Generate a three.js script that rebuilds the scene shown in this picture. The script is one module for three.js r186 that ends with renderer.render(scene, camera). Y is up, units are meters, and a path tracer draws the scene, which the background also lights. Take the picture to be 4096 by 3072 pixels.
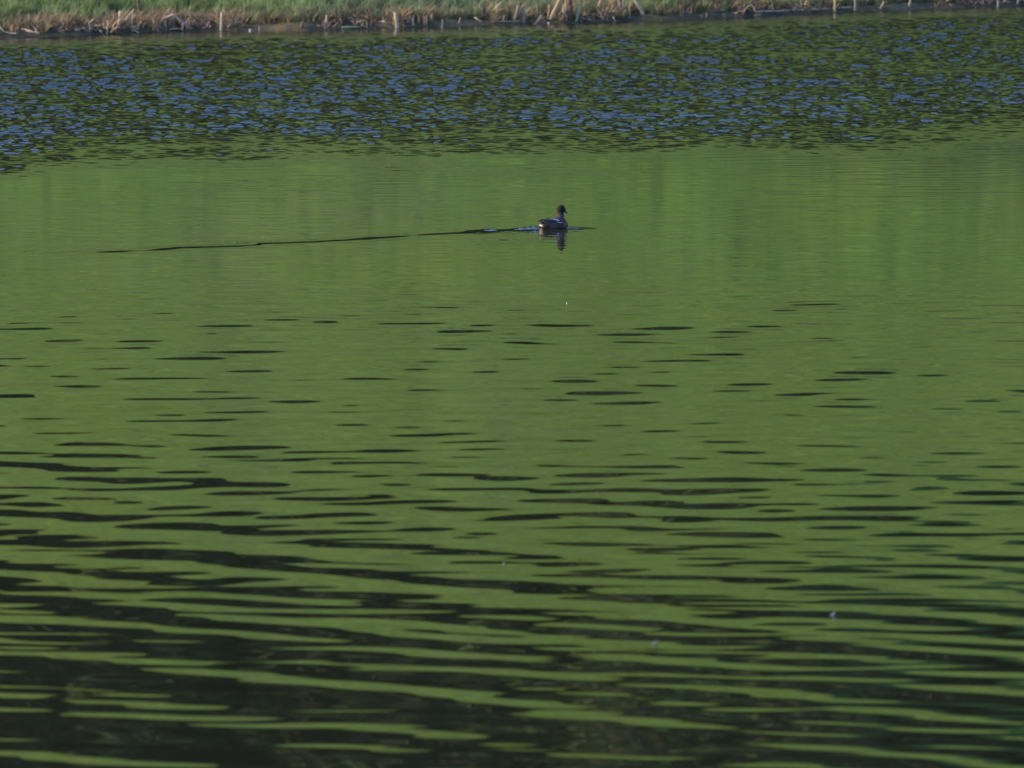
import * as THREE from 'three';
import { mergeGeometries } from 'three/addons/utils/BufferGeometryUtils.js';
import { MarchingCubes } from 'three/addons/objects/MarchingCubes.js';

// ------------------------------------------------------------------ camera, sky, sun, exposure
const VFOV = 4.945, CAM_Y = 5.8, PITCH = 0.0853;
const camera = new THREE.PerspectiveCamera(VFOV, 4 / 3, 0.5, 6000);
camera.position.set(0, CAM_Y, 0);
camera.lookAt(0, CAM_Y - Math.sin(PITCH) * 100, -Math.cos(PITCH) * 100);
camera.focus = 86; camera.userData.fStop = 5.6;

const scene = new THREE.Scene();
const renderer = new THREE.WebGLRenderer({ antialias: true });
renderer.setSize(1024, 768);
renderer.toneMapping = THREE.LinearToneMapping;
renderer.toneMappingExposure = 1.68;
renderer.shadowMap.enabled = true;
renderer.shadowMap.type = THREE.PCFSoftShadowMap;

const SUN_DIR = new THREE.Vector3(-0.88, 0.45, 0.1).normalize();
const sun = new THREE.DirectionalLight(new THREE.Color().setRGB(1.0, 0.86, 0.66), 5);
sun.position.copy(SUN_DIR).multiplyScalar(300).add(new THREE.Vector3(0, 0, -130));
sun.target.position.set(0, 0, -130); scene.add(sun, sun.target);
sun.castShadow = true; sun.shadow.mapSize.set(4096, 4096); sun.shadow.radius = 1.5;
Object.assign(sun.shadow.camera, { left: -120, right: 120, top: 120, bottom: -120, near: 10, far: 700 });

{ // clear blue sky: a smooth gradient with height, a little paler towards the sun
  const W = 256, H = 128, px = new Float32Array(W * H * 4);
  const lerp = (a, b, t) => a + (b - a) * t;
  for (let j = 0; j < H; j++) for (let i = 0; i < W; i++) {
    const el = ((j + 0.5) / H - 0.5) * Math.PI, az = ((i + 0.5) / W - 0.5) * 2 * Math.PI;
    const d = [Math.cos(el) * Math.cos(az), Math.sin(el), Math.cos(el) * Math.sin(az)];
    const c = d[0] * SUN_DIR.x + d[1] * SUN_DIR.y + d[2] * SUN_DIR.z;
    const t = Math.pow(Math.max(0, Math.sin(Math.max(el, 0))), 0.55), g = 0.25 * Math.pow(Math.max(c, 0), 6);
    const k = (j * W + i) * 4;
    px[k] = lerp(0.60, 0.15, t) + g; px[k + 1] = lerp(0.86, 0.39, t) + g; px[k + 2] = lerp(1.25, 1.06, t) + g * 0.8; px[k + 3] = 1;
  }
  const tex = new THREE.DataTexture(px, W, H, THREE.RGBAFormat, THREE.FloatType);
  tex.mapping = THREE.EquirectangularReflectionMapping; tex.magFilter = tex.minFilter = THREE.LinearFilter;
  tex.wrapS = THREE.RepeatWrapping; tex.needsUpdate = true;
  scene.background = tex; scene.environment = tex;
}

// ------------------------------------------------------------------ helpers
function rng(seed) { let a = seed >>> 0; return () => { a = (a + 0x6d2b79f5) >>> 0; let t = a; t = Math.imul(t ^ (t >>> 15), t | 1); t ^= t + Math.imul(t ^ (t >>> 7), t | 61); return ((t ^ (t >>> 14)) >>> 0) / 4294967296; }; }
const hash = (x, y) => { let h = Math.imul(x | 0, 374761393) + Math.imul(y | 0, 668265263); h = Math.imul(h ^ (h >>> 13), 1274126177); return ((h ^ (h >>> 16)) >>> 0) / 4294967296; };
function vnoise(x, y) {                                             // value noise 0..1
  const xi = Math.floor(x), yi = Math.floor(y), fx = x - xi, fy = y - yi;
  const u = fx * fx * (3 - 2 * fx), v = fy * fy * (3 - 2 * fy);
  const a = hash(xi, yi), b = hash(xi + 1, yi), c = hash(xi, yi + 1), d = hash(xi + 1, yi + 1);
  return a + (b - a) * u + (c - a) * v + (a - b - c + d) * u * v;
}
const fbm = (x, y, n = 4) => { let s = 0, a = 0.5, t = 0; for (let i = 0; i < n; i++) { s += a * vnoise(x, y); t += a; x = x * 2.03 + 17.1; y = y * 2.03 + 9.7; a *= 0.5; } return s / t; };
const sstep = (a, b, x) => { const t = Math.min(1, Math.max(0, (x - a) / (b - a))); return t * t * (3 - 2 * t); };
const mix = (a, b, t) => a + (b - a) * t;
const mix3 = (a, b, t) => [mix(a[0], b[0], t), mix(a[1], b[1], t), mix(a[2], b[2], t)];
const PX = 2 * Math.tan(VFOV * Math.PI / 360) / 3072;               // tangent of one photograph pixel
function ray(X, Y) {                                                // direction through pixel X, Y of the 4096 x 3072 photograph
  const a = (X - 2048) * PX, b = -(Y - 1536) * PX, s = Math.sin(PITCH), c = Math.cos(PITCH);
  return new THREE.Vector3(a, -s + b * c, -c - b * s);
}
function onWater(X, Y) { const r = ray(X, Y); const t = -CAM_Y / r.y; return new THREE.Vector3(r.x * t, 0, r.z * t); }
const used = {};
function numbered(name) { used[name] = (used[name] ?? -1) + 1; return used[name] ? name + '_' + String(used[name]).padStart(3, '0') : name; }
function tag(o, label, category, group, kind) { if (label) o.userData.label = label; if (category) o.userData.category = category; if (group) o.userData.group = group; if (kind) o.userData.kind = kind; return o; }
function mesh(name, geo, mat, parent) { const m = new THREE.Mesh(geo, mat); m.name = parent ? name : numbered(name); m.castShadow = m.receiveShadow = true; (parent ?? scene).add(m); return m; }
function thing(name, pos) { const g = new THREE.Group(); g.name = numbered(name); g.position.copy(pos); scene.add(g); return g; }

// ------------------------------------------------------------------ lie of the land
const SHORE = [[0, 150], [350, 140], [700, 126], [1240, 121], [1740, 108], [2200, 96], [2650, 83], [3000, 68], [3240, 56], [3650, 39], [4096, 22]].map(([X, Y]) => { const p = onWater(X, Y); return [p.x, -p.z]; });
function shoreD(x) {                                                // distance of the far water's edge at x
  const n = SHORE.length, s0 = 0.55, s1 = 0.6;
  let D;
  if (x <= SHORE[0][0]) D = SHORE[0][1] - s0 * 16 * Math.tanh((SHORE[0][0] - x) / 16);
  else if (x >= SHORE[n - 1][0]) D = SHORE[n - 1][1] + s1 * 16 * Math.tanh((x - SHORE[n - 1][0]) / 16);
  else { let i = 0; while (SHORE[i + 1][0] < x) i++; const t = (x - SHORE[i][0]) / (SHORE[i + 1][0] - SHORE[i][0]); D = mix(SHORE[i][1], SHORE[i + 1][1], t); }
  return D + 0.22 * (vnoise(x * 1.3, 3) - 0.5) + 0.12 * (vnoise(x * 4.1, 8) - 0.5);
}
const OBL = 0.85;
function bankDist(x, z) { return (-z - shoreD(x)) * OBL; }          // metres behind the water's edge (negative over the pond)
const MEADOW = 33;
function landH(x, z) {
  const d0 = bankDist(x, z), ds = (-z - (130.9 + 8.7 * Math.tanh(x / 14))) * OBL, d = d0 < 0.8 ? d0 : mix(d0, ds, sstep(0.8, 6, d0));
  let h;
  if (d < 0) h = Math.max(-1.2, d * 0.45);
  else {
    const s = 0.40 + 0.0045 * Math.max(-25, Math.min(25, x));
    const bump = 0.06 * (vnoise(x * 1.7, d * 1.7) - 0.5) + 0.045 * (vnoise(x * 5, d * 5) - 0.5) + 0.03 * (vnoise(x * 11, d * 11) - 0.5);
    const m = Math.min(d, 0.14) * 0.5 + Math.max(0, Math.min(d, 0.75) - 0.14) * 0.13 + bump * sstep(0.02, 0.25, d);
    const up = Math.max(0, d - 0.6), top = Math.max(0, d - MEADOW);
    h = m + (Math.sqrt(up * up + 0.04) - 0.2) * s - (Math.sqrt(top * top + 4) - 2) * (s - 0.06 - 0.2 * sstep(70, 25, top)) * sstep(MEADOW - 1, MEADOW + 6, d);
    h += 0.4 * 0.36 * 8.7 * Math.tanh(x / 14) * sstep(0.8, 16, d);
    h += 0.14 * (fbm(x * 0.11 + 4, d * 0.11) - 0.5) * sstep(2, 8, d) + 0.035 * (fbm(x * 0.7, d * 0.7) - 0.5) * sstep(1, 3, d);
  }
  const near = Math.min(4.15, -1.2 + (z + 36) * 0.17);
  h = Math.max(h, near, Math.min(7, (Math.abs(x) - 128) * 0.15 - 1));
  return h;
}
function onLand(X, Y) {                                             // where the sight line through a photograph pixel meets the land or the water
  const r = ray(X, Y); let t = 100 / -r.z;
  for (let i = 0; i < 22000; i++) { const x = r.x * t, z = r.z * t, y = CAM_Y + r.y * t; if (y < Math.max(0, landH(x, z))) break; t += 0.008; }
  return new THREE.Vector3(r.x * t, CAM_Y + r.y * t, r.z * t);
}
function steps(list) { const out = [list[0][0]]; for (let i = 1; i < list.length; i++) { const [to, n] = list[i], a = out[out.length - 1]; for (let k = 1; k <= n; k++) out.push(a + (to - a) * k / n); } return out; }
function gridGeometry(us, vs, at) {                                 // at(u, v) -> { p, n?, c?, uv }
  const nu = us.length, nv = vs.length, pos = new Float32Array(nu * nv * 3), uv = new Float32Array(nu * nv * 2), nor = new Float32Array(nu * nv * 3), col = new Float32Array(nu * nv * 3);
  let hasN = false, hasC = false;
  for (let j = 0, k = 0; j < nv; j++) for (let i = 0; i < nu; i++, k++) {
    const r = at(us[i], vs[j]);
    pos[3 * k] = r.p[0]; pos[3 * k + 1] = r.p[1]; pos[3 * k + 2] = r.p[2];
    uv[2 * k] = r.uv[0]; uv[2 * k + 1] = r.uv[1];
    if (r.n) { hasN = true; nor[3 * k] = r.n[0]; nor[3 * k + 1] = r.n[1]; nor[3 * k + 2] = r.n[2]; }
    if (r.c) { hasC = true; col[3 * k] = r.c[0]; col[3 * k + 1] = r.c[1]; col[3 * k + 2] = r.c[2]; }
  }
  const idx = new Uint32Array((nu - 1) * (nv - 1) * 6);
  for (let j = 0, k = 0; j < nv - 1; j++) for (let i = 0; i < nu - 1; i++) { const a = j * nu + i, b = a + 1, c = a + nu, d = c + 1; idx[k++] = a; idx[k++] = b; idx[k++] = c; idx[k++] = b; idx[k++] = d; idx[k++] = c; }
  const g = new THREE.BufferGeometry();
  g.setAttribute('position', new THREE.BufferAttribute(pos, 3)); g.setAttribute('uv', new THREE.BufferAttribute(uv, 2));
  if (hasC) g.setAttribute('color', new THREE.BufferAttribute(col, 3));
  g.setIndex(new THREE.BufferAttribute(idx, 1));
  if (hasN) g.setAttribute('normal', new THREE.BufferAttribute(nor, 3)); else g.computeVertexNormals();
  return g;
}

// ------------------------------------------------------------------ water: real waves on one sheet
function train(seed, n, l0, l1, dir, spread, slope) {               // n sine waves; slope = rms slope of the lot
  const r = rng(seed), w = [];
  for (let i = 0; i < n; i++) {
    const L = l0 * Math.pow(l1 / l0, (i + r()) / n), a = dir + spread * (r() + r() + r() - 1.5) / 0.75, k = 2 * Math.PI / L;
    w.push([Math.sin(a) * k, -Math.cos(a) * k, r() * 6.2832, slope * Math.sqrt(2 / n) / k]);
  }
  return w;
}
const FRONT = train(11, 30, 0.46, 0.92, 0.40, 0.55, 0.0100);
const MIDW = train(13, 34, 0.42, 0.95, 0.08, 0.95, 0.0140);         // the same waves farther out, short crested and low         // near waves rolling towards the camera
const SKEW = train(23, 13, 0.8, 2.0, 0.85, 0.3, 0.0100);             // longer crests that slant down to the right
const CALM = train(37, 26, 0.22, 0.6, 0.0, 0.5, 0.0042);            // faint shiver of the calm part
const WIND = train(41, 52, 0.105, 0.36, 0.15, 0.8, 0.165);          // wind ripples under the far bank
const WINDL = train(43, 12, 0.7, 2.0, 0.1, 0.6, 0.03);
const DUCKR = train(53, 18, 0.1, 0.26, 0.2, 1.0, 0.026);            // small ripples round the duck
const EDGE = [[0, 690], [1000, 650], [2000, 630], [3000, 610], [4096, 570]].map(([X, Y]) => { const p = onWater(X, Y); return [p.x, -p.z]; });
const edgeA = (EDGE[4][1] - EDGE[0][1]) / (EDGE[4][0] - EDGE[0][0]);
const edgeD = (x) => EDGE[2][1] + edgeA * Math.max(-25, Math.min(25, x));
const DUCK = onWater(2214, 913), WAKE1 = onWater(150, 1020), BOW1 = onWater(2420, 912);
function ridge(a, b, x, z) { const dx = b.x - a.x, dz = b.z - a.z, L = Math.hypot(dx, dz); const s = ((x - a.x) * dx + (z - a.z) * dz) / L, n = ((x - a.x) * dz - (z - a.z) * dx) / L; return [s, n, dz / L, -dx / L, L]; }
function waterAt(x, z, out) {
  let h = 0, gx = 0, gz = 0;
  const add = (w, e) => { for (let i = 0; i < w.length; i++) { const q = w[i], p = q[0] * x + q[1] * z + q[2], c = e * q[3] * Math.cos(p); h += e * q[3] * Math.sin(p); gx += c * q[0]; gz += c * q[1]; } };
  const D = -z, e = D - edgeD(x), shore = shoreD(x) - D;
  const calm = 1 - sstep(74, 81, D + 2 * (vnoise(x * 0.3, z * 0.3) - 0.5)) * 0.97;
  if (e < 8 && D < 84) { const m = 0.55 + 0.9 * fbm(x * 0.35 + 7, z * 0.22, 2); const f = sstep(51, 60, D); if (f < 1) add(FRONT, m * (1 - f)); if (f > 0) add(MIDW, calm * m * f * mix(0.92, 1.0, sstep(60, 74, D)) * mix(1, 1.2, sstep(-1.5, 1.5, x))); add(SKEW, calm * mix(1, 0.15, sstep(52, 68, D)) * mix(1.15, 0.6, sstep(-2.5, 2.5, x))); }
  if (e < 6) add(CALM, 0.5 + 0.9 * fbm(x * 0.5, z * 0.15, 2));
  const ne = e + 6.5 * (fbm(x * 0.7, z * 0.2, 4) - 0.5);
  const wind = 0.24 * sstep(-6, -0.5, ne) * sstep(0.42, 0.7, vnoise(x * 0.9 + 20, z * 0.5)) + sstep(-0.6, 1.6, ne) * 0.36 + sstep(1.5, 8, ne) * 0.58;
  if (wind > 0 && shore > -1) { const m = (0.66 + 0.42 * fbm(x * 0.5 + 3, z * 0.4 + 5, 2) + 0.42 * Math.pow(vnoise(x * 0.8 + 60, z * 1.5), 2)) * mix(0.3, 1, sstep(0.8, 6, shore)) * wind; add(WIND, m); add(WINDL, m); }
  if (Math.abs(D - 85) < 8) {
    const dx = x - DUCK.x, dz = z - DUCK.z;
    const near = Math.exp(-(dx * dx / 0.55 + (dz - 0.7) * (dz - 0.7) / 2.2)) + 0.9 * Math.exp(-((dx + 0.55) * (dx + 0.55) / 0.09 + (dz - 2.0) * (dz - 2.0) / 0.5));
    if (near > 0.01) add(DUCKR, near);
    for (const [a, b, s0, fall, k] of [[DUCK, WAKE1, 0.22, 0, 10], [DUCK, BOW1, 0.30, 1, 22]]) {
      const [s, n, nx, nz, L] = ridge(a, b, x, z);
      if (s < -0.1 || s > L || Math.abs(n) > 0.7) continue;
      const wob = (0.13 * (vnoise(s * 2.1, 4 + fall) - 0.5) + 0.09 * (vnoise(s * 6.3, 14 + fall) - 0.5)) * Math.min(1, s), q = n - wob;
      const st = fall ? s0 * sstep(-0.1, 0.1, s) * (1 - sstep(0.22, 0.5, s)) : sstep(-0.1, 0.05, s) * (s0 * (1 - sstep(0.2, 1.5, s)) * (0.2 + 1.4 * vnoise(s * 8, 2)) + 0.081 * (0.75 + 0.5 * vnoise(s * 3.5, 31)) * (1 - sstep(4.0, L + 1.2, s)));
      const w = fall ? 0.07 : mix(0.06, 0.31, sstep(0.2, 2.6, s)), G = Math.exp(-q * q / (w * w)), A = st / k;
      h += A * G * Math.cos(k * q);
      const dq = A * G * (-2 * q / (w * w) * Math.cos(k * q) - k * Math.sin(k * q));
      gx += dq * nx; gz += dq * nz;
    }
  }
  out[0] = h; out[1] = gx; out[2] = gz;
}
{
  const us = steps([[-160], [-30, 13], [-11, 19], [-1.6, 60]].map((a, i) => [a[0], a[1]])).map((u) => u);
  const side = [-160, -130, -100, -80, -60, -45, -34, -26, -20, -16, -13, -10, -8, -6, -4.5, -3.4, -2.6, -2, -1.6, -1.35, -1.2, -1.1, -1.04];
  const cols = [...side, ...steps([[-1], [1, 540]]), ...side.map((v) => -v).reverse()];
  const rows = steps([[24], [38, 14], [43, 25], [75, 560], [93, 400], [137.5, 1270], [150, 10]]);
  const half = (D) => mix(3.3, 9.2, Math.min(1, Math.max(0, (D - 43) / 93)));
  const out = [0, 0, 0];
  const g = gridGeometry(cols, rows.map((D) => D), (u, D) => {
    const x = u * half(D), z = -D;
    waterAt(x, z, out);
    const l = Math.hypot(out[1], 1, out[2]);
    return { p: [x, out[0], z], n: [-out[1] / l, 1 / l, -out[2] / l], uv: [x, z] };
  });
  const m = new THREE.MeshPhysicalMaterial({ color: new THREE.Color().setRGB(0.0115, 0.0128, 0.0068), roughness: 0.02, ior: 1.333 });
  m.name = 'pond water';
  const w = mesh('water', g, m); w.castShadow = false;
  tag(w, 'green pond water, calm in the middle and wind ruffled below the far bank', null, null, 'structure');
}

// ------------------------------------------------------------------ ground
function grassTexture() {
  const N = 1024, M = 12, px = new Uint8Array(N * N * 4), r = rng(5);
  const f = new Float32Array(N * N * 3);
  const per = (x, y, n, s) => { const xi = Math.floor(x), yi = Math.floor(y), fx = x - xi, fy = y - yi, u = fx * fx * (3 - 2 * fx), v = fy * fy * (3 - 2 * fy), h = (a, b) => hash(((a % n) + n) % n + s * 977, ((b % n) + n) % n); return mix(mix(h(xi, yi), h(xi + 1, yi), u), mix(h(xi, yi + 1), h(xi + 1, yi + 1), u), v); };
  for (let j = 0; j < N; j++) for (let i = 0; i < N; i++) {
    const u = i / N, v = j / N;
    const a = per(u * 12, v * 12, 12, 1), b = per(u * 40, v * 40, 40, 2), c = per(u * 150, v * 110, 150, 3), d = per(u * 420, v * 300, 420, 4);
    let g = 0.72 + 0.22 * (a - 0.5) + 0.3 * (b - 0.5) + 0.35 * (c - 0.5) + 0.35 * (d - 0.5);
    let col = [0.86 * g, g, 0.80 * g];
    const dry = sstep(0.62, 0.85, per(u * 9, v * 9, 9, 6) * 0.6 + per(u * 60, v * 60, 60, 7) * 0.4);
    col = mix3(col, [1.1 * g, 0.86 * g, 1.1 * g], dry * 0.5);
    const k = (j * N + i) * 3; f[k] = col[0]; f[k + 1] = col[1]; f[k + 2] = col[2];
  }
  for (let q = 0; q < 5200; q++) {                                  // buttercups, in loose drifts
    const cx = r(), cy = r(); if (per(cx * 7, cy * 7, 7, 9) < 0.45 + 0.2 * r()) continue;
    const R = 1 + 2.2 * r(), X = cx * N, Y = cy * N;
    for (let y = -3; y <= 3; y++) for (let x = -3; x <= 3; x++) if (x * x + y * y < R * R) { const k = ((((Y + y) | 0) + N) % N * N + (((X + x) | 0) + N) % N) * 3; f[k] = 1.3; f[k + 1] = 1.0; f[k + 2] = 0.25; }
  }
  for (let k = 0; k < N * N; k++) { for (let c = 0; c < 3; c++) px[4 * k + c] = Math.min(255, Math.max(0, f[3 * k + c] * 200)); px[4 * k + 3] = 255; }
  const t = new THREE.DataTexture(px, N, N, THREE.RGBAFormat); t.wrapS = t.wrapT = THREE.RepeatWrapping; t.magFilter = THREE.LinearFilter; t.minFilter = THREE.LinearMipmapLinearFilter; t.generateMipmaps = true;
  t.repeat.set(1 / M, 1 / M); t.needsUpdate = true; return t;
}
const MUD = [0.105, 0.074, 0.054], STRAW = [0.24, 0.16, 0.09], GRASS = [0.182, 0.235, 0.046], GRASS2 = [0.195, 0.238, 0.046], GRASS3 = [0.172, 0.230, 0.047];
{
  const xs = steps([[-2500], [-600, 6], [-150, 9], [-40, 22], [-11, 45], [11, 260], [40, 45], [150, 22], [600, 9], [2500, 6]]);
  const ds = steps([[-2500], [-200, 6], [-100, 50], [-20, 20], [-2, 12], [-0.2, 9], [1.6, 60], [4, 30], [30, 60], [60, 20], [200, 14], [3000, 8]]);
  const g = gridGeometry(xs, ds, (x, d) => {
    const w = 1 - sstep(20, 90, Math.abs(d)), D = mix(131, shoreD(x), w), z = -D - d / OBL, h = landH(x, z), dd = bankDist(x, z);
    const n1 = fbm(x * 0.35, z * 0.35, 3), n2 = fbm(x * 2.2, z * 2.2, 3), n3 = fbm(x * 0.09 + 40, z * 0.09, 3);
    let c = mix3(GRASS, GRASS2, sstep(0.35, 0.7, n1)); c = mix3(c, GRASS3, sstep(0.45, 0.7, n3) * 0.7);
    c = mix3(c, [0.28, 0.27, 0.03], 0.25 * sstep(0.55, 0.75, fbm(x * 1.3 + 70, z * 1.6, 3)) * sstep(-6, 8, x) * sstep(1, 4, dd));
    c = mix3(c, [0.2, 0.18, 0.10], sstep(0.55, 0.75, fbm(x * 0.45 + 9, z * 0.7, 3)) * 0.38 * (x < 3 ? 1 : 0.4));
    c = mix3(c, [0.068, 0.088, 0.030], sstep(8.5, 5, dd + 2 * (n1 - 0.5)));
    const e = dd + 0.5 * (n2 - 0.5);
    c = mix3(mix3(MUD, STRAW, 0.35 * sstep(0.45, 0.7, n2)), c, sstep(0.3, 0.7, e));
    return { p: [x, h, z], c, uv: [x, z] };
  });
  const idx = g.index.array; for (let i = 0; i < idx.length; i += 3) { const t = idx[i]; idx[i] = idx[i + 1]; idx[i + 1] = t; }
  g.computeVertexNormals();
  { const n = g.attributes.normal; let s = 0; for (let i = 0; i < n.count; i += 97) s += n.getY(i); if (s < 0) { for (let i = 0; i < idx.length; i += 3) { const t = idx[i]; idx[i] = idx[i + 1]; idx[i + 1] = t; } g.computeVertexNormals(); } }
  const m = new THREE.MeshPhysicalMaterial({ color: 0xffffff, vertexColors: true, map: grassTexture(), roughness: 0.95, specularIntensity: 0.15 }); m.name = 'meadow and mud';
  tag(mesh('ground', g, m), 'grassy meadow bank rising from the muddy edge of the pond', null, null, 'structure');
}

// ------------------------------------------------------------------ grass, litter and woodland (masses)
function bladeTuft(seed, blades, height, width, lean) {
  const r = rng(seed), pos = [];
  for (let b = 0; b < blades; b++) {
    const a = r() * 6.283, q = 0.05 * Math.sqrt(r()), bx = Math.cos(a) * q, bz = Math.sin(a) * q, la = r() * 6.283, l = lean * (0.3 + r()), H = height * (0.55 + 0.6 * r()), w = width * (0.7 + 0.6 * r());
    const fx = Math.cos(la + 1.57), fz = Math.sin(la + 1.57); let prev = null;
    for (let k = 0; k <= 3; k++) {
      const t = k / 3, y = H * (t - 0.25 * l * t * t), o = l * H * t * t * 0.8, cx = bx + Math.cos(la) * o, cz = bz + Math.sin(la) * o, hw = w * (1 - t * t) * 0.5 + 0.0003;
      const L = [cx - fx * hw, y, cz - fz * hw], R = [cx + fx * hw, y, cz + fz * hw];
      if (prev) pos.push(...prev[0], ...prev[1], ...R, ...prev[0], ...R, ...L);
      prev = [L, R];
    }
  }
  const g = new THREE.BufferGeometry(); g.setAttribute('position', new THREE.Float32BufferAttribute(pos, 3)); g.computeVertexNormals(); return g;
}
function instances(name, geo, mat, list, parent) {
  const im = new THREE.InstancedMesh(geo, mat, list.length), o = new THREE.Object3D(), c = new THREE.Color();
  list.forEach((q, i) => { o.position.set(...q.p); o.rotation.set(...(q.r ?? [0, 0, 0])); o.scale.set(...(Array.isArray(q.s) ? q.s : [q.s, q.s, q.s])); o.updateMatrix(); im.setMatrixAt(i, o.matrix); im.setColorAt(i, c.setRGB(...q.c)); });
  im.name = parent ? name : numbered(name); im.castShadow = im.receiveShadow = true; (parent ?? scene).add(im); return im;
}
const leafMat = (name, through = 0) => { const m = new THREE.MeshPhysicalMaterial({ color: 0xffffff, roughness: 0.9, side: THREE.DoubleSide, specularIntensity: 0.15, transmission: through, thickness: 0 }); m.name = name; return m; };
{
  const r = rng(77), green = [], straw = [];
  for (let i = 0; i < 26000; i++) {
    const x = (r() * 2 - 1) * 11.5, d = 0.3 + 4.2 * Math.pow(r(), 1.5), z = -(shoreD(x) + d / OBL), n = fbm(x * 1.1 + 30, d * 1.6, 3), n2 = fbm(x * 0.4 + 3, d * 0.7 + 8, 2);
    const dryness = sstep(0.85, 0.3, d + 0.9 * (n - 0.5)) * 0.85 + 0.35 * sstep(0.5, 0.75, n2);
    if (d < 0.55 && r() < 0.5) continue;
    if (n2 > 0.60 && r() < 0.6) continue;
    const p = [x, landH(x, z) - 0.01, z], rr = [0, r() * 6.28, 0], v = 0.7 + 0.6 * r();
    if (r() < dryness) straw.push({ p, r: rr, s: 0.5 + 0.6 * r(), c: mix3([0.27, 0.19, 0.10], [0.22, 0.19, 0.09], r()).map((k) => k * v) });
    else green.push({ p, r: rr, s: [1, 0.55 + 0.6 * r(), 1], c: mix3(mix3([0.11, 0.16, 0.052], [0.25, 0.31, 0.10], sstep(0.3, 0.65, fbm(x * 0.8 + 11, d * 2.2, 3))), [0.36, 0.38, 0.20], sstep(-4.5, -1.5, x) * sstep(2.2, 0, x) * 0.75 * r() + 0.2 * r()).map((k) => k * v) });
  }
  for (const [X, half, n] of [[500, 55, 60], [650, 90, 90], [240, 120, 60], [1580, 40, 30], [1700, 40, 30], [2070, 90, 50], [2270, 70, 90], [2470, 70, 80], [920, 90, 40], [1980, 40, 30]]) for (let i = 0; i < n; i++) {   // tangled clumps of dead reed leaf
    const x = (X - 2048 + half * (r() + r() - 1)) * PX * 129, d = 0.12 + 0.55 * r(), z = -(shoreD(x) + d / OBL), v = 0.6 + 0.7 * r();
    straw.push({ p: [x, landH(x, z) - 0.01, z], r: [0.9 * (r() - 0.5), r() * 6.28, 1.3 * (r() - 0.5)], s: 0.55 + 0.65 * r(), c: mix3([0.48, 0.34, 0.185], [0.26, 0.18, 0.09], r()).map((k) => k * v) });
  }
  tag(instances('green_grass', bladeTuft(3, 13, 0.24, 0.011, 0.7), leafMat('grass blades', 0.4), green), 'soft green grass growing thickly on the far bank', 'grass', null, 'stuff');
  tag(instances('dry_grass', bladeTuft(9, 9, 0.24, 0.010, 1.1), leafMat('dry blades', 0.3), straw), 'dry straw coloured grass along the foot of the far bank', 'grass', null, 'stuff');
  const litter = [], geo = bladeTuft(15, 5, 0.16, 0.014, 1.6);
  for (let i = 0; i < 2200; i++) {
    const x = (r() * 2 - 1) * 11, d = 0.02 + 0.55 * r(), z = -(shoreD(x) + d / OBL); if (fbm(x * 0.9 + 50, 2, 3) < 0.36 + 0.2 * r() + 0.12 * sstep(-3, 2, x)) continue;
    const k = 0.6 + 0.6 * r();
    litter.push({ p: [x, landH(x, z) + 0.01, z], r: [1.2 * (r() - 0.5), r() * 6.28, 1.4 * (r() - 0.5) + (r() < 0.5 ? 1.3 : 0)], s: 0.4 + 1.0 * r(), c: mix3([0.20, 0.125, 0.075], [0.46, 0.33, 0.21], r() * r()).map((q) => q * k) });
  }
  tag(instances('reed_litter', geo, leafMat('dead reed scraps'), litter), 'scraps of dead reed strewn over the dark mud at the waterline', 'reed litter', null, 'stuff');
}
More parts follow.
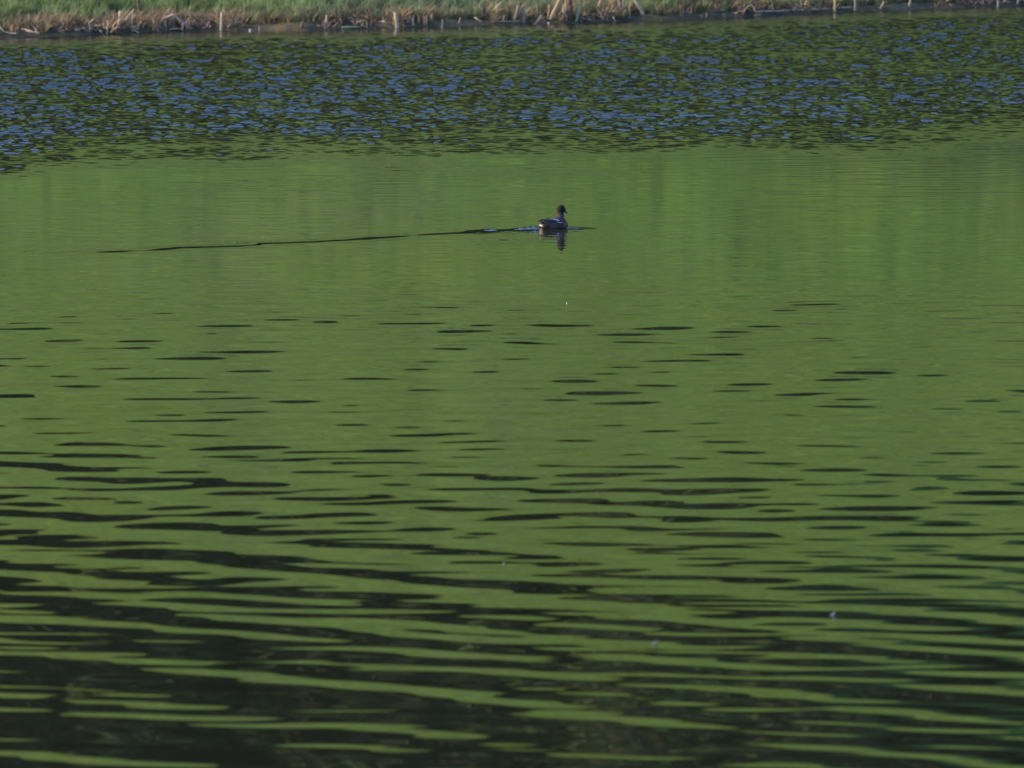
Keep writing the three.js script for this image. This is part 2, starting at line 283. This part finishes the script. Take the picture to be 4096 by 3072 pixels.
{ // the wood above the meadow: the photograph shows it only in the water
  const wood = new THREE.Group(); wood.name = numbered('woodland'); scene.add(wood);
  tag(wood, 'dark leafy wood above the meadow, mirrored in the near waves', 'woodland', null, 'stuff');
  const r = rng(101), pos = [];
  for (let q = 0; q < 9; q++) {                                     // a spray of leaves
    const a = r() * 6.28, b = Math.acos(2 * r() - 1), R = 0.75 * Math.cbrt(r()), c = [R * Math.sin(b) * Math.cos(a), R * Math.cos(b), R * Math.sin(b) * Math.sin(a)];
    const t = new THREE.Vector3(r() - 0.5, r() - 0.5, r() - 0.5).normalize(), u = new THREE.Vector3(r() - 0.5, r() - 0.5, r() - 0.5).cross(t).normalize(), L = 0.26 + 0.22 * r(), W = 0.13 + 0.08 * r();
    const P = [[-L, 0], [0, -W], [L, 0], [0, W]].map(([m, n]) => [c[0] + t.x * m + u.x * n, c[1] + t.y * m + u.y * n, c[2] + t.z * m + u.z * n]);
    pos.push(...P[0], ...P[1], ...P[2], ...P[0], ...P[2], ...P[3]);
  }
  const spray = new THREE.BufferGeometry(); spray.setAttribute('position', new THREE.Float32BufferAttribute(pos, 3)); spray.computeVertexNormals();
  const leaves = [], trunks = [];
  for (let row = 0; row < 8; row++) for (let i = 0; i < 34; i++) {
    const x = -95 + (190 / 34) * (i + 0.5 * (row % 2) + 0.7 * (r() - 0.5)), z = -(Math.max(173, shoreD(x) + (MEADOW + 4) / OBL) + row * 5 + 2.5 * r()), y0 = landH(x, z);
    const H = row === 0 ? 3.5 + 2 * r() : row > 4 ? 9 + 5 * r() : 24 + row * 1.5 + 5 * r(), RX = 3.8 + 1.5 * r(), tone = 0.65 + 0.6 * r(), warm = r();
    trunks.push({ p: [x, y0 - 0.3, z], s: [0.22 + 0.1 * r(), H * 0.75, 0.22 + 0.1 * r()], r: [0.06 * (r() - 0.5), r() * 6, 0.06 * (r() - 0.5)], c: [0.07, 0.055, 0.04] });
    const lobes = []; for (let q = 0; q < 12; q++) lobes.push([(r() - 0.5) * 1.6 * RX, 0.08 + 0.84 * (q + r()) / 12, (r() - 0.5) * 1.5 * RX, 1.1 + 0.9 * r()]);
    const n = row === 0 ? 420 : row > 4 ? 640 : 1150;
    for (let q = 0; q < n; q++) {
      const l = lobes[(r() * 12) | 0], a = r() * 6.28, b = Math.acos(2 * r() - 1), R = l[3] * Math.pow(r(), 0.3), taper = 1 - 0.55 * Math.pow(l[1], 3);
      leaves.push({ p: [x + l[0] * taper + R * Math.sin(b) * Math.cos(a), y0 + H * l[1] + R * Math.cos(b), z + l[2] * taper + R * Math.sin(b) * Math.sin(a)], r: [r() * 6, r() * 6, r() * 6], s: 0.8 + 0.7 * r(), c: mix3([0.056, 0.074, 0.027], [0.078, 0.068, 0.034], warm * 0.5).map((k) => k * tone * (0.75 + 0.5 * r())) });
    }
  }
  instances('foliage', spray, leafMat('leaves'), leaves, wood);
  const tg = new THREE.CylinderGeometry(0.45, 1, 1, 7, 3); tg.translate(0, 0.5, 0);
  const bm = new THREE.MeshStandardMaterial({ color: 0xffffff, roughness: 0.95 }); bm.name = 'bark';
  instances('trunk', tg, bm, trunks, wood);
}

// ------------------------------------------------------------------ dead reeds, stakes and sticks at the water's edge
const noiseTex = (() => { const N = 128, px = new Uint8Array(N * N * 4), t = (px, N) => new THREE.DataTexture(px, N, N, THREE.RGBAFormat); for (let j = 0; j < N; j++) for (let i = 0; i < N; i++) { const k = 4 * (j * N + i), g = 150 + 105 * (0.6 * vnoise(i / 3, j / 26) + 0.4 * vnoise(i / 9, j / 9)); px[k] = g; px[k + 1] = g * 0.97; px[k + 2] = g * 0.92; px[k + 3] = 255; } const x = t(px, N); x.wrapS = x.wrapT = THREE.RepeatWrapping; x.magFilter = THREE.LinearFilter; x.needsUpdate = true; return x; })();
const TONES = { pale: [0.52, 0.38, 0.25], white: [0.62, 0.54, 0.44], tan: [0.48, 0.33, 0.19], orange: [0.42, 0.23, 0.10], grey: [0.30, 0.24, 0.19], brown: [0.15, 0.095, 0.06], dark: [0.085, 0.06, 0.042], green: [0.36, 0.42, 0.22], yellow: [0.56, 0.46, 0.18] };
const toneMat = {};
for (const k in TONES) { const m = new THREE.MeshStandardMaterial({ color: new THREE.Color().setRGB(...TONES[k]), map: noiseTex, roughness: 0.85 }); m.name = k + ' dead reed'; toneMat[k] = m; }
function stalkGeometry(pts, w0, w1, seed, flat) {                   // a tapering, slightly flattened stalk with a torn end
  const r = rng(seed), curve = new THREE.CatmullRomCurve3(pts, false, 'centripetal'), NS = 8, NR = 9, pos = [], uv = [], idx = [];
  const len = curve.getLength(), axis = new THREE.Vector3(0, 0, 1), ph = r() * 6;
  for (let i = 0; i <= NS; i++) {
    const t = i / NS, c = curve.getPointAt(t), tan = curve.getTangentAt(t), side = new THREE.Vector3().crossVectors(tan, axis).normalize(), back = new THREE.Vector3().crossVectors(side, tan).normalize();
    const w = mix(w0, w1, t) * 0.5 * (1 + 0.12 * Math.sin(t * 11 + ph));
    for (let j = 0; j <= NR; j++) {
      const a = j / NR * 6.2832, rag = i === NS ? (hash(seed + j % NR, 7) - 0.35) * w * 3.2 : 0;
      pos.push(c.x + side.x * Math.cos(a) * w + back.x * Math.sin(a) * w * flat + tan.x * rag, c.y + side.y * Math.cos(a) * w + back.y * Math.sin(a) * w * flat + tan.y * rag, c.z + side.z * Math.cos(a) * w + back.z * Math.sin(a) * w * flat + tan.z * rag);
      uv.push(j / NR, t * len * 2);
    }
  }
  for (let i = 0; i < NS; i++) for (let j = 0; j < NR; j++) { const a = i * (NR + 1) + j, b = a + NR + 1; idx.push(a, a + 1, b, a + 1, b + 1, b); }
  for (const i of [0, NS]) { const c = curve.getPointAt(i / NS), k = pos.length / 3, b = i * (NR + 1); pos.push(c.x, c.y, c.z); uv.push(0.5, 0.5); for (let j = 0; j < NR; j++) i ? idx.push(k, b + j, b + j + 1) : idx.push(k, b + j + 1, b + j); }
  const g = new THREE.BufferGeometry(); g.setAttribute('position', new THREE.Float32BufferAttribute(pos, 3)); g.setAttribute('uv', new THREE.Float32BufferAttribute(uv, 2)); g.setIndex(idx); g.computeVertexNormals(); return g;
}
function stalk(name, label, category, tone, width, path, group, taper = 0.75, flat = 0.6) {
  const lies = Math.abs(path[path.length - 1][0] - path[0][0]) > 2.2 * Math.abs(path[path.length - 1][1] - path[0][1]) && path.length < 5;
  const low = path.reduce((p, q) => (q[1] > p[1] ? q : p)), base = onLand(low[0], low[1]), S = base.length() * PX, up = path.length === 2 && path[0][1] - path[1][1] > 10;
  const pts = path.map(([X, Y], i) => lies ? onLand(X, Y).sub(base).add(new THREE.Vector3(0, width * S * 0.35, 0)) : new THREE.Vector3((X - low[0]) * S, -(Y - low[1]) * S, 0.012 * i));
  if (up) pts[0].addScaledVector(pts[1].clone().sub(pts[0]).normalize(), -0.02);
  if (pts.length === 2) pts.splice(1, 0, pts[0].clone().lerp(pts[1], 0.5).add(new THREE.Vector3(0.004, 0.003, 0.01)));
  const w = width * S, m = mesh(name, stalkGeometry(pts, w, w * taper, (path[0][0] * 13 + path[0][1]) | 0, flat), toneMat[tone]);
  m.position.copy(base); tag(m, label, category, group); return m;
}
const STALKS = [
  // [name, label, category, tone, width px, path px, taper]
  ['fallen_reed', 'bent pale reed lying on the mud at the far left end of the bank', 'reed', 'pale', 7, [[-6, 98], [16, 126], [40, 133], [66, 133]]],
  ['fallen_reed', 'thick bright reed bundle lying beside the water, second from the left end', 'reed', 'pale', 13, [[88, 121], [118, 130], [152, 137]]],
  ['dead_reed', 'short orange reed stub between the two pale fallen reeds at far left', 'reed', 'orange', 7, [[49, 128], [48, 106]]],
  ['driftwood_stick', 'thin brown stick sloping up behind the bright fallen reed bundle', 'stick', 'grey', 5, [[128, 117], [200, 102]]],
  ['dead_reed', 'thin white reed leaning left in green grass near the left end', 'reed', 'white', 4, [[256, 112], [252, 92], [244, 76]]],
  ['fallen_reed', 'low pale reed scrap on the mud below the thin white reed', 'reed', 'white', 8, [[300, 123], [332, 119]]],
  ['fallen_reed', 'small dull tan reed lying flat on the mud left of the pale scrap', 'reed', 'tan', 6, [[238, 126], [284, 122]]],
  ['dead_reed', 'thin tan reed standing alone left of the spiky pale stub', 'reed', 'tan', 5, [[358, 126], [357, 86]]],
  ['dead_reed', 'spiky pale reed stub at the waterline left of the thick upright stalk', 'reed', 'pale', 9, [[426, 136], [429, 108]]],
  ['fallen_reed', 'pale curved reed leaf running down from the thick upright stalk to the water', 'reed', 'tan', 8, [[444, 130], [456, 117], [472, 108]]],
  ['dead_reed', 'thick upright pale stalk left of the leaning reed, beside the brown stake', 'reed', 'pale', 15, [[473, 113], [481, 54]]],
  ['dead_reed', 'pale reed leaning right with its tip near the brown stake', 'reed', 'pale', 7, [[492, 106], [500, 82], [536, 37]]],
  ['dead_reed', 'narrow upright reed just left of the brown stake', 'reed', 'tan', 5, [[526, 122], [531, 44]]],
  ['fallen_reed', 'lower of two short reeds lying between the thick stalk and brown stake', 'reed', 'orange', 9, [[484, 115], [517, 113]]],
  ['fallen_reed', 'upper of two short reeds lying between the thick stalk and brown stake', 'reed', 'pale', 6, [[495, 100], [515, 96]]],
  ['dead_reed', 'short tan reed leaning right at the foot of the brown stake', 'reed', 'tan', 5, [[549, 120], [559, 91]]],
  ['wooden_stake', 'slim dark brown stake standing upright in the grass on the left bank', 'stake', 'brown', 9, [[563, 84], [556, 30], [549, -60]], 2.0],
  ['dead_reed', 'small pale reed tuft right behind the brown stake', 'reed', 'pale', 7, [[578, 54], [584, 26]]],
  ['dead_reed', 'stout orange reed stump right of the brown stake', 'reed', 'orange', 12, [[613, 122], [617, 82]]],
  ['fallen_reed', 'broad whitish reed propped up to the right on the orange stump', 'reed', 'white', 12, [[617, 96], [655, 76], [690, 58]]],
  ['dead_reed', 'left thin upright straw under the broad propped reed', 'reed', 'pale', 3, [[641, 112], [639, 88]]],
  ['dead_reed', 'right thin upright straw under the broad propped reed', 'reed', 'pale', 4, [[664, 121], [662, 83]]],
  ['fallen_reed', 'broad grey brown reed leaf sloping down right to the water', 'reed', 'grey', 11, [[700, 66], [732, 90], [764, 114]]],
  ['fallen_reed', 'pale reed lying flat under the grey brown sloping leaf', 'reed', 'tan', 7, [[678, 119], [728, 117]]],
  ['dead_reed', 'short pale stub at the end of the grey brown sloping leaf', 'reed', 'pale', 7, [[729, 121], [731, 95]]],
  ['dead_reed', 'slender tan reed leaning right above the grey brown sloping leaf', 'reed', 'tan', 4, [[738, 82], [762, 28]]],
  ['dead_reed', 'solitary pale upright reed with its foot in the water, right of the sloping leaf', 'reed', 'pale', 12, [[884, 122], [887, 54]]],
  ['dead_reed', 'faint pale stub at the waterline right of the solitary upright reed', 'reed', 'grey', 7, [[1036, 126], [1037, 108]]],
  ['tree_stump', 'small dark knob of rotten wood on the mud left of the pale post', 'stump', 'brown', 16, [[1205, 110], [1210, 94]]],
  ['dead_reed', 'pale green based post stub right of the dark wooden knob', 'reed', 'pale', 11, [[1303, 101], [1307, 68]]],
  ['reed_stem', 'dark brown broken stem right of the pale green based stub', 'stem', 'dark', 11, [[1341, 98], [1343, 42]]],
  ['fallen_reed', 'yellowish reed lying flat at the waterline right of the dark broken stem', 'reed', 'yellow', 8, [[1368, 112], [1430, 110]]],
  ['dead_reed', 'thin pale stub standing in the water right of the yellowish fallen reed', 'reed', 'pale', 5, [[1466, 108], [1467, 88]]],
  ['dead_reed', 'broad pale stump of reed at the water, left of the orange leaning reeds', 'reed', 'pale', 16, [[1588, 110], [1581, 54]]],
  ['dead_reed', 'narrow pale reed close against the left side of the broad pale stump', 'reed', 'tan', 6, [[1574, 100], [1577, 56]]],
  ['dead_reed', 'hair thin tall pale reed rising left of the broad pale stump', 'reed', 'pale', 4, [[1563, 52], [1562, 14]]],
  ['dead_reed', 'orange reed leaning left with its foot at the waterline', 'reed', 'orange', 9, [[1657, 104], [1643, 70], [1638, 50]]],
  ['dead_reed', 'pale reed crossing in front of the orange left leaning reed', 'reed', 'pale', 7, [[1648, 100], [1655, 62]]],
  ['dead_reed', 'pair forming straw, left one, right of the orange leaning reed', 'reed', 'tan', 4, [[1696, 100], [1699, 68]]],
  ['dead_reed', 'thin pale straw standing a little right of its shorter tan twin', 'reed', 'pale', 4, [[1706, 102], [1706, 62]]],
  ['dead_reed', 'blunt pale reed high on the mud near the middle of the bank', 'reed', 'pale', 8, [[1727, 88], [1727, 58]]],
  ['dead_reed', 'thin pale reed leaning right with its foot in the water near mid bank', 'reed', 'pale', 4, [[1767, 112], [1770, 78]]],
  ['dead_reed', 'small pale reed leaning right, on the mud just left of the mid stump', 'reed', 'pale', 5, [[1834, 94], [1841, 72]]],
  ['dead_reed', 'tall pale reed leaning right at the top edge above the dark mid stump', 'reed', 'pale', 9, [[1942, 34], [1952, -6]]],
  ['tree_stump', 'dark rotten stump under the tall pale leaning reed, mid bank', 'stump', 'dark', 15, [[1932, 74], [1934, 28]]],
  ['fallen_reed', 'tan reed sloping down right at the foot of the dark mid stump', 'reed', 'tan', 7, [[1898, 70], [1926, 88]]],
  ['fallen_reed', 'long low tan reed lying along the waterline right of the mid stump', 'reed', 'tan', 5, [[1962, 89], [2080, 87]]],
  ['dead_reed', 'thin pale straw leaning right above the long low reed', 'reed', 'pale', 5, [[2010, 86], [2017, 60]]],
  ['dead_reed', 'broad faded reed leaning right above the right end of the long low reed', 'reed', 'grey', 13, [[2056, 84], [2073, 26]]],
  ['dead_reed', 'broad faded upright reed between the leaning one and the crossing leaf', 'reed', 'grey', 12, [[2094, 90], [2096, 34]]],
  ['fallen_reed', 'orange tan leaf leaning right out of the water left of the big clump', 'reed', 'tan', 11, [[2138, 97], [2164, 66]]],
  ['fallen_reed', 'thin tan reed sloping up right behind the orange tan leaf', 'reed', 'tan', 5, [[2106, 68], [2142, 47]]],
  ['reed_stem', 'tall brown stem at the top edge left of the big clump', 'stem', 'brown', 8, [[2144, 52], [2147, -10]]],
  ['dead_reed', 'faint tan upright reed beside the big leaning stalk', 'reed', 'tan', 8, [[2192, 74], [2196, 24]]],
  ['dead_reed', 'big tan stalk leaning right against the dark stump in the middle', 'reed', 'tan', 18, [[2203, 78], [2222, 36], [2246, -14]]],
  ['dead_reed', 'thick pale broken stub in front of the dark middle stump', 'reed', 'pale', 13, [[2252, 78], [2255, 28]]],
  ['dead_reed', 'tan strip of dead leaf pressed against the dark middle stump', 'reed', 'tan', 10, [[2266, 74], [2262, -8]]],
  ['tree_stump', 'tall dark brown stump in the middle of the reed clump', 'stump', 'brown', 26, [[2274, 80], [2280, 40], [2279, -20]]],
  ['dead_reed', 'pale greenish flat leaf standing right of the dark middle stump', 'reed', 'green', 11, [[2304, 86], [2316, 20]]],
  ['dead_reed', 'thin tan reed slanting far right from the greenish leaf', 'reed', 'tan', 4, [[2322, 58], [2366, 36]]],
  ['dead_reed', 'faded tan leaf at the top edge right of the greenish leaf', 'reed', 'tan', 13, [[2384, 44], [2408, -8]]],
  ['dead_reed', 'narrow pale reed leaning right at the foot of the tan fan', 'reed', 'pale', 5, [[2413, 64], [2430, 32]]],
  ['dead_reed', 'pale blunt reed hanging at the top edge left of the tan fan', 'reed', 'pale', 10, [[2434, 26], [2437, -8]]],
  ['dead_reed', 'left blade of the broad tan fan at the top edge', 'reed', 'tan', 11, [[2485, 58], [2472, -8]]],
  ['dead_reed', 'right blade of the broad tan fan at the top edge', 'reed', 'grey', 12, [[2491, 60], [2494, -8]]],
  ['dead_reed', 'thin upright twig left of the big pale slanting stalk', 'reed', 'tan', 4, [[2518, 70], [2518, 20]]],
  ['dead_reed', 'big pale stalk slanting down right, rightmost of the middle clump', 'reed', 'pale', 16, [[2573, 60], [2556, 26], [2532, -14]]],
  ['dead_reed', 'left of two thin rusty twigs on the bare mud bank', 'reed', 'orange', 4, [[2721, 66], [2722, 20]]],
  ['dead_reed', 'right of two thin rusty twigs on the bare mud bank', 'reed', 'orange', 4, [[2729, 68], [2731, 22]]],
  ['dead_reed', 'thin pale straw in the grass right of the rusty twigs', 'reed', 'pale', 4, [[2792, 20], [2797, -6]]],
  ['dead_reed', 'short rusty stub standing on the bare mud bank', 'reed', 'orange', 5, [[2862, 46], [2863, 24]]],
  ['dead_reed', 'tiny tan stub low on the mud left of the short rusty stub', 'reed', 'tan', 4, [[2825, 72], [2826, 50]]],
  ['bent_twig', 'pale twig bent like an arch left of the long lying pole', 'twig', 'tan', 4, [[2972, 60], [2984, 34], [3000, 20], [3012, 26], [3020, 46]]],
  ['fallen_reed', 'short orange scrap at the waterline below the end of the pole', 'reed', 'orange', 11, [[3016, 66], [3042, 63]]],
  ['fallen_pole', 'long pale pole lying along the right bank', 'pole', 'pale', 8, [[3022, 50], [3130, 46], [3260, 40], [3404, 31]]],
  ['dead_reed', 'pale yellowish stub standing in front of the long lying pole', 'reed', 'yellow', 10, [[3338, 48], [3339, -6]]],
  ['dead_reed', 'greyish tan stub at the right end of the long lying pole', 'reed', 'grey', 12, [[3420, 44], [3421, -6]]],
  ['dead_reed', 'pale orange reed leaning right, right of the pole end', 'reed', 'pale', 10, [[3522, 32], [3535, 8]]],
  ['dead_reed', 'tan stub at the top edge right of the leaning pale orange reed', 'reed', 'tan', 11, [[3636, 26], [3642, -6]]],
  ['dead_reed', 'faint grey stub on the mud towards the right end', 'reed', 'grey', 10, [[3990, 30], [3992, 6]]],
  ['dead_reed', 'pale reed tip at the top edge, last at the right end', 'reed', 'pale', 9, [[4068, 16], [4076, -8]]],
];
for (const [name, label, cat, tone, w, path, taper] of STALKS) stalk(name, label, cat, tone, w, path, name === 'dead_reed' ? 'dead reeds standing along the far bank' : name === 'fallen_reed' ? 'dead reeds lying along the far bank' : null, taper);

// ------------------------------------------------------------------ feathers and scraps afloat
function feather(label, X, Y, size, tone, turn) {
  const p = onWater(X, Y), S = p.length() * PX * size, o = [0, 0, 0]; waterAt(p.x, p.z, o); p.y = o[0] + 0.002;
  const t = thing('floating_feather', p); t.rotation.y = turn; tag(t, label, 'feather', 'feathers afloat on the pond');
  const us = steps([[0], [1, 10]]), vs = steps([[-1], [1, 8]]);
  const g = gridGeometry(us, vs, (u, v) => { const w = 0.24 * Math.pow(Math.sin(Math.PI * Math.min(1, 0.12 + u * 0.86)), 0.7); return { p: [(u - 0.5) * S, S * (0.10 + 0.42 * u * u - 0.22 * v * v * w * 3), v * w * S], uv: [u, v] }; });
  const m = new THREE.MeshStandardMaterial({ color: new THREE.Color().setRGB(...tone), roughness: 0.8, side: THREE.DoubleSide }); m.name = 'feather vane';
  mesh('vane', g, m, t);
  mesh('quill', new THREE.TubeGeometry(new THREE.CatmullRomCurve3([0, 0.3, 0.6, 1].map((u) => new THREE.Vector3((u - 0.62) * S, S * (0.1 + 0.42 * u * u) + S * 0.03, 0))), 8, S * 0.025, 5), m, t);
}
feather('pale grey curled feather afloat on green water at lower right', 3330, 2462, 26, [0.17, 0.18, 0.17], 0.5);
feather('faint grey feather afloat on a dark wave left of the pale curled one', 2620, 2574, 30, [0.07, 0.075, 0.065], -0.3);
feather('tiny white feather scrap afloat on calm water below the duck', 2266, 1216, 9, [0.9, 0.92, 0.85], 1.2);
feather('small pale feather upright on the near waves, bottom centre', 2014, 2255, 12, [0.2, 0.21, 0.19], 1.5);
for (const [label, X, Y, s] of [['white shell chip at the waterline left of mid bank', 1000, 121, 11], ['white shell chip at the waterline under the big leaning stalk', 2194, 93, 9]]) {
  const p = onLand(X, Y), S = p.length() * PX * s, g = new THREE.SphereGeometry(S * 0.5, 10, 7, 0, 6.2832, 0, 1.5); g.scale(1, 0.6, 0.7); const a = g.attributes.position; for (let i = 0; i < a.count; i++) a.setY(i, a.getY(i) * (1 + 0.2 * Math.sin(9 * Math.atan2(a.getZ(i), a.getX(i))))); g.computeVertexNormals();
  const m = new THREE.MeshStandardMaterial({ color: new THREE.Color().setRGB(0.8, 0.8, 0.78), roughness: 0.5, side: THREE.DoubleSide }); m.name = 'shell';
  const o = mesh('shell', g, m); o.position.copy(p); tag(o, label, 'shell', 'shell chips at the waterline');
}

// ------------------------------------------------------------------ the duck
{
  const duck = thing('duck', DUCK); duck.rotation.y = 0.78; duck.scale.set(0.97, 1, 0.97);
  tag(duck, 'brown wild duck with white wing stripes swimming away to the right', 'duck');
  const ell = (p, c, r) => { const x = (p[0] - c[0]) / r[0], y = (p[1] - c[1]) / r[1], z = (p[2] - c[2]) / r[2], k = Math.hypot(x, y, z), q = Math.hypot(x / r[0], y / r[1], z / r[2]); return k * (k - 1) / (q + 1e-9); };
  const cap = (p, a, b, ra, rb, fz = 1) => { const d = [b[0] - a[0], b[1] - a[1]], L2 = d[0] * d[0] + d[1] * d[1], t = Math.min(1, Math.max(0, ((p[0] - a[0]) * d[0] + (p[1] - a[1]) * d[1]) / L2)); return Math.hypot(p[0] - a[0] - d[0] * t, p[1] - a[1] - d[1] * t, p[2] / fz) - mix(ra, rb, t); };
  const smin = (a, b, k) => { const h = Math.max(k - Math.abs(a - b), 0) / k; return Math.min(a, b) - h * h * k * 0.25; };
  const field = (p) => {
    let f = ell(p, [-0.01, 0.022, 0], [0.165, 0.066, 0.086]);
    f = smin(f, ell(p, [0.085, 0.022, 0], [0.085, 0.07, 0.076]), 0.04);
    f = smin(f, cap(p, [-0.11, 0.04], [-0.165, 0.062], 0.042, 0.016, 1.2), 0.03);
    f = smin(f, cap(p, [0.085, 0.06], [0.098, 0.16], 0.046, 0.031), 0.035);
    f = smin(f, ell(p, [0.108, 0.182, 0], [0.045, 0.039, 0.033]), 0.022);
    f = smin(f, ell(p, [0.140, 0.170, 0], [0.022, 0.018, 0.017]), 0.02);
    return f;
  };
  const N = 84, R = 0.22, mc = new MarchingCubes(N, new THREE.MeshBasicMaterial(), false, false, 120000);
  mc.isolation = 0; const half = N / 2;
  for (let k = 0; k < N; k++) for (let j = 0; j < N; j++) for (let i = 0; i < N; i++) mc.field[i + j * N + k * N * N] = -field([(i - half) / half * R, (j - half) / half * R + 0.08, (k - half) / half * R]);
  mc.update();
  const cnt = mc.count, P = new Float32Array(cnt * 3), Nn = new Float32Array(cnt * 3), C = new Float32Array(cnt * 3);
  for (let i = 0; i < cnt; i++) {
    const x = mc.positionArray[3 * i] * R, y = mc.positionArray[3 * i + 1] * R + 0.08, z = mc.positionArray[3 * i + 2] * R;
    P.set([x, y, z], 3 * i);
    const e = 0.002, g = [field([x + e, y, z]) - field([x - e, y, z]), field([x, y + e, z]) - field([x, y - e, z]), field([x, y, z + e]) - field([x, y, z - e])], l = Math.hypot(...g) || 1;
    Nn.set(g.map((q) => q / l), 3 * i);
    const bar = 0.8 + 0.4 * vnoise(x * 300, y * 220 + z * 260), az = Math.abs(z);
    let c = mix3([0.044, 0.027, 0.017], [0.100, 0.055, 0.033], sstep(0.02, 0.08, x));                    // flanks to pinkish breast
    c = mix3(c, [0.028, 0.026, 0.028], sstep(0.045, 0.07, y) * sstep(0.12, 0.06, x));               // dark back
    const head = sstep(0.095, 0.125, y) * sstep(0.03, 0.06, x);
    c = mix3(c, mix3([0.085, 0.054, 0.038], [0.018, 0.014, 0.013], sstep(0.10, 0.165, y)), head);       // brown neck, darker crown
    c = mix3(c, [0.66, 0.50, 0.35], sstep(-0.10, -0.12, x + 0.5 * Math.max(0, z)) * sstep(0.052, 0.044, y) * sstep(0.03, 0.0, z));               // pale rump side
    c = mix3(c, [0.05, 0.042, 0.04], sstep(-0.128, -0.14, x) * sstep(0.034, 0.05, y) * sstep(0.03, 0.012, az));
    c = mix3(c, [0.06, 0.05, 0.045], sstep(0.03, 0.05, z) * sstep(-0.13, -0.1, x) * sstep(0.08, 0.02, y) * sstep(0.02, -0.06, x) * 0.9);
    C.set(c.map((q) => q * bar), 3 * i);
  }
  const g = new THREE.BufferGeometry(); g.setAttribute('position', new THREE.BufferAttribute(P, 3)); g.setAttribute('normal', new THREE.BufferAttribute(Nn, 3)); g.setAttribute('color', new THREE.BufferAttribute(C, 3));
  const plum = new THREE.MeshPhysicalMaterial({ color: 0xffffff, vertexColors: true, roughness: 0.85, specularIntensity: 0.15 }); plum.name = 'plumage';
  mesh('body', g, plum, duck);
  const mat = (n, c, rough = 0.6) => { const m = new THREE.MeshStandardMaterial({ color: new THREE.Color().setRGB(...c), roughness: rough, side: THREE.DoubleSide }); m.name = n; return m; };
  // bill: broad, flat, tipped with a nail
  const us = steps([[0], [1, 10]]), vs = steps([[0], [6.28319, 12]]);
  const bill = (top) => gridGeometry(us, vs, (u, a) => { const w = 0.0125 * (1 - 0.22 * u + 0.25 * u * u) * Math.sqrt(Math.max(0, 1 - Math.pow(u, 7))), t = (top ? mix(0.011, 0.0035, Math.pow(u, 0.7)) : 0.004 * (1 - 0.6 * u)) * Math.sqrt(Math.max(0, 1 - Math.pow(u, 9))); return { p: [0.152 + 0.046 * u, 0.168 - 0.030 * u - 0.006 * Math.sin(u * 3.14) + (top ? 0.002 : -0.005 + 0.002 * u) + t * Math.sin(a), w * Math.cos(a)], uv: [u, a] }; });
  mesh('bill', mergeGeometries([bill(true), bill(false)]), mat('bill horn', [0.10, 0.115, 0.14], 0.45), duck);
  const nail = new THREE.SphereGeometry(0.0045, 10, 8); nail.scale(0.9, 0.6, 1.2); nail.translate(0.197, 0.139, 0); mesh('bill_tip', nail, mat('bill tip', [0.02, 0.02, 0.02], 0.4), duck);
  for (const s of [-1, 1]) { const e = new THREE.SphereGeometry(0.0048, 12, 9); e.translate(0.121, 0.189, s * 0.0312); mesh('eye', e, mat('eye', [0.012, 0.008, 0.006], 0.1), duck); }
  // folded wings with two white edged covert stripes each
  for (const s of [-1, 1]) {
    const at = (u, v, o) => { const x = mix(0.06, -0.175, u), w = Math.pow(Math.sin(Math.PI * Math.min(1, 0.16 + 0.84 * u) ), 0.6) * (1 - 0.35 * u); const yl = mix(0.052, 0.078, u), ang = mix(-0.25, 1.1, v), r0 = mix(0.079, 0.05, u * u); const zz = Math.cos(ang) * r0 * mix(1, 0.55, u), yy = yl + (Math.sin(ang)) * 0.036 * w + 0.004; return [x, yy + o * 0.6, s * (zz + o)]; };
    const uu = steps([[0], [1, 22]]), vv = steps([[0], [1, 10]]);
    const wg = gridGeometry(uu, vv, (u, v) => { const ridge = 0.0022 * Math.abs(Math.sin(v * 12.5 + u * 5)); const c = mix3([0.022, 0.021, 0.023], [0.055, 0.048, 0.044], vnoise(u * 26, v * 12)).map((k) => k * (0.75 + 0.5 * vnoise(u * 60, v * 30))); return { p: at(u, v, 0.006 * Math.sin(Math.PI * Math.min(1, v * 1.2 + 0.05)) + ridge), uv: [u, v], c }; });
    const wm = new THREE.MeshPhysicalMaterial({ color: 0xffffff, vertexColors: true, roughness: 0.8, specularIntensity: 0.3, side: THREE.DoubleSide }); wm.name = 'wing feathers';
    const wing = mesh('wing', wg, wm, duck);
    for (const [u0, u1, v0, v1, wd] of [[0.24, 0.68, 0.46, 0.82, 0.10], [0.03, 0.44, -0.18, 0.12, 0.15]]) {
      const sg = gridGeometry(steps([[0], [1, 14]]), steps([[-1], [1, 4]]), (u, v) => { const U = mix(u0, u1, u), V = mix(v0, v1, u) + v * wd * Math.sqrt(Math.max(0.02, 1 - u)) * (0.5 + 0.5 * Math.sin(Math.PI * Math.min(1, u + 0.25))); return { p: at(U, V, 0.0105 - 0.002 * v * v), uv: [u, v] }; });
      mesh('wing_stripe', sg, mat('white covert', [0.62, 0.64, 0.66], 0.7), wing);
    }
  }
  // tail: a small fan of pointed feathers
  const tail = new THREE.Group(); tail.name = 'tail'; duck.add(tail);
  for (let k = -2; k <= 2; k++) { const fg = gridGeometry(steps([[0], [1, 8]]), steps([[-1], [1, 4]]), (u, v) => { const w = 0.009 * (1 - Math.pow(u, 3)); const a = k * 0.13; return { p: [-0.150 - 0.052 * u * Math.cos(a), 0.064 + 0.020 * u - 0.002 * v * v - Math.abs(k) * 0.002, 0.052 * u * Math.sin(a) * 1.3 + v * w + k * 0.005], uv: [u, v] }; }); mesh('tail_feather', fg, mat('tail feather', k ? [0.14, 0.12, 0.11] : [0.05, 0.045, 0.045], 0.8), tail); }
}
renderer.render(scene, camera);
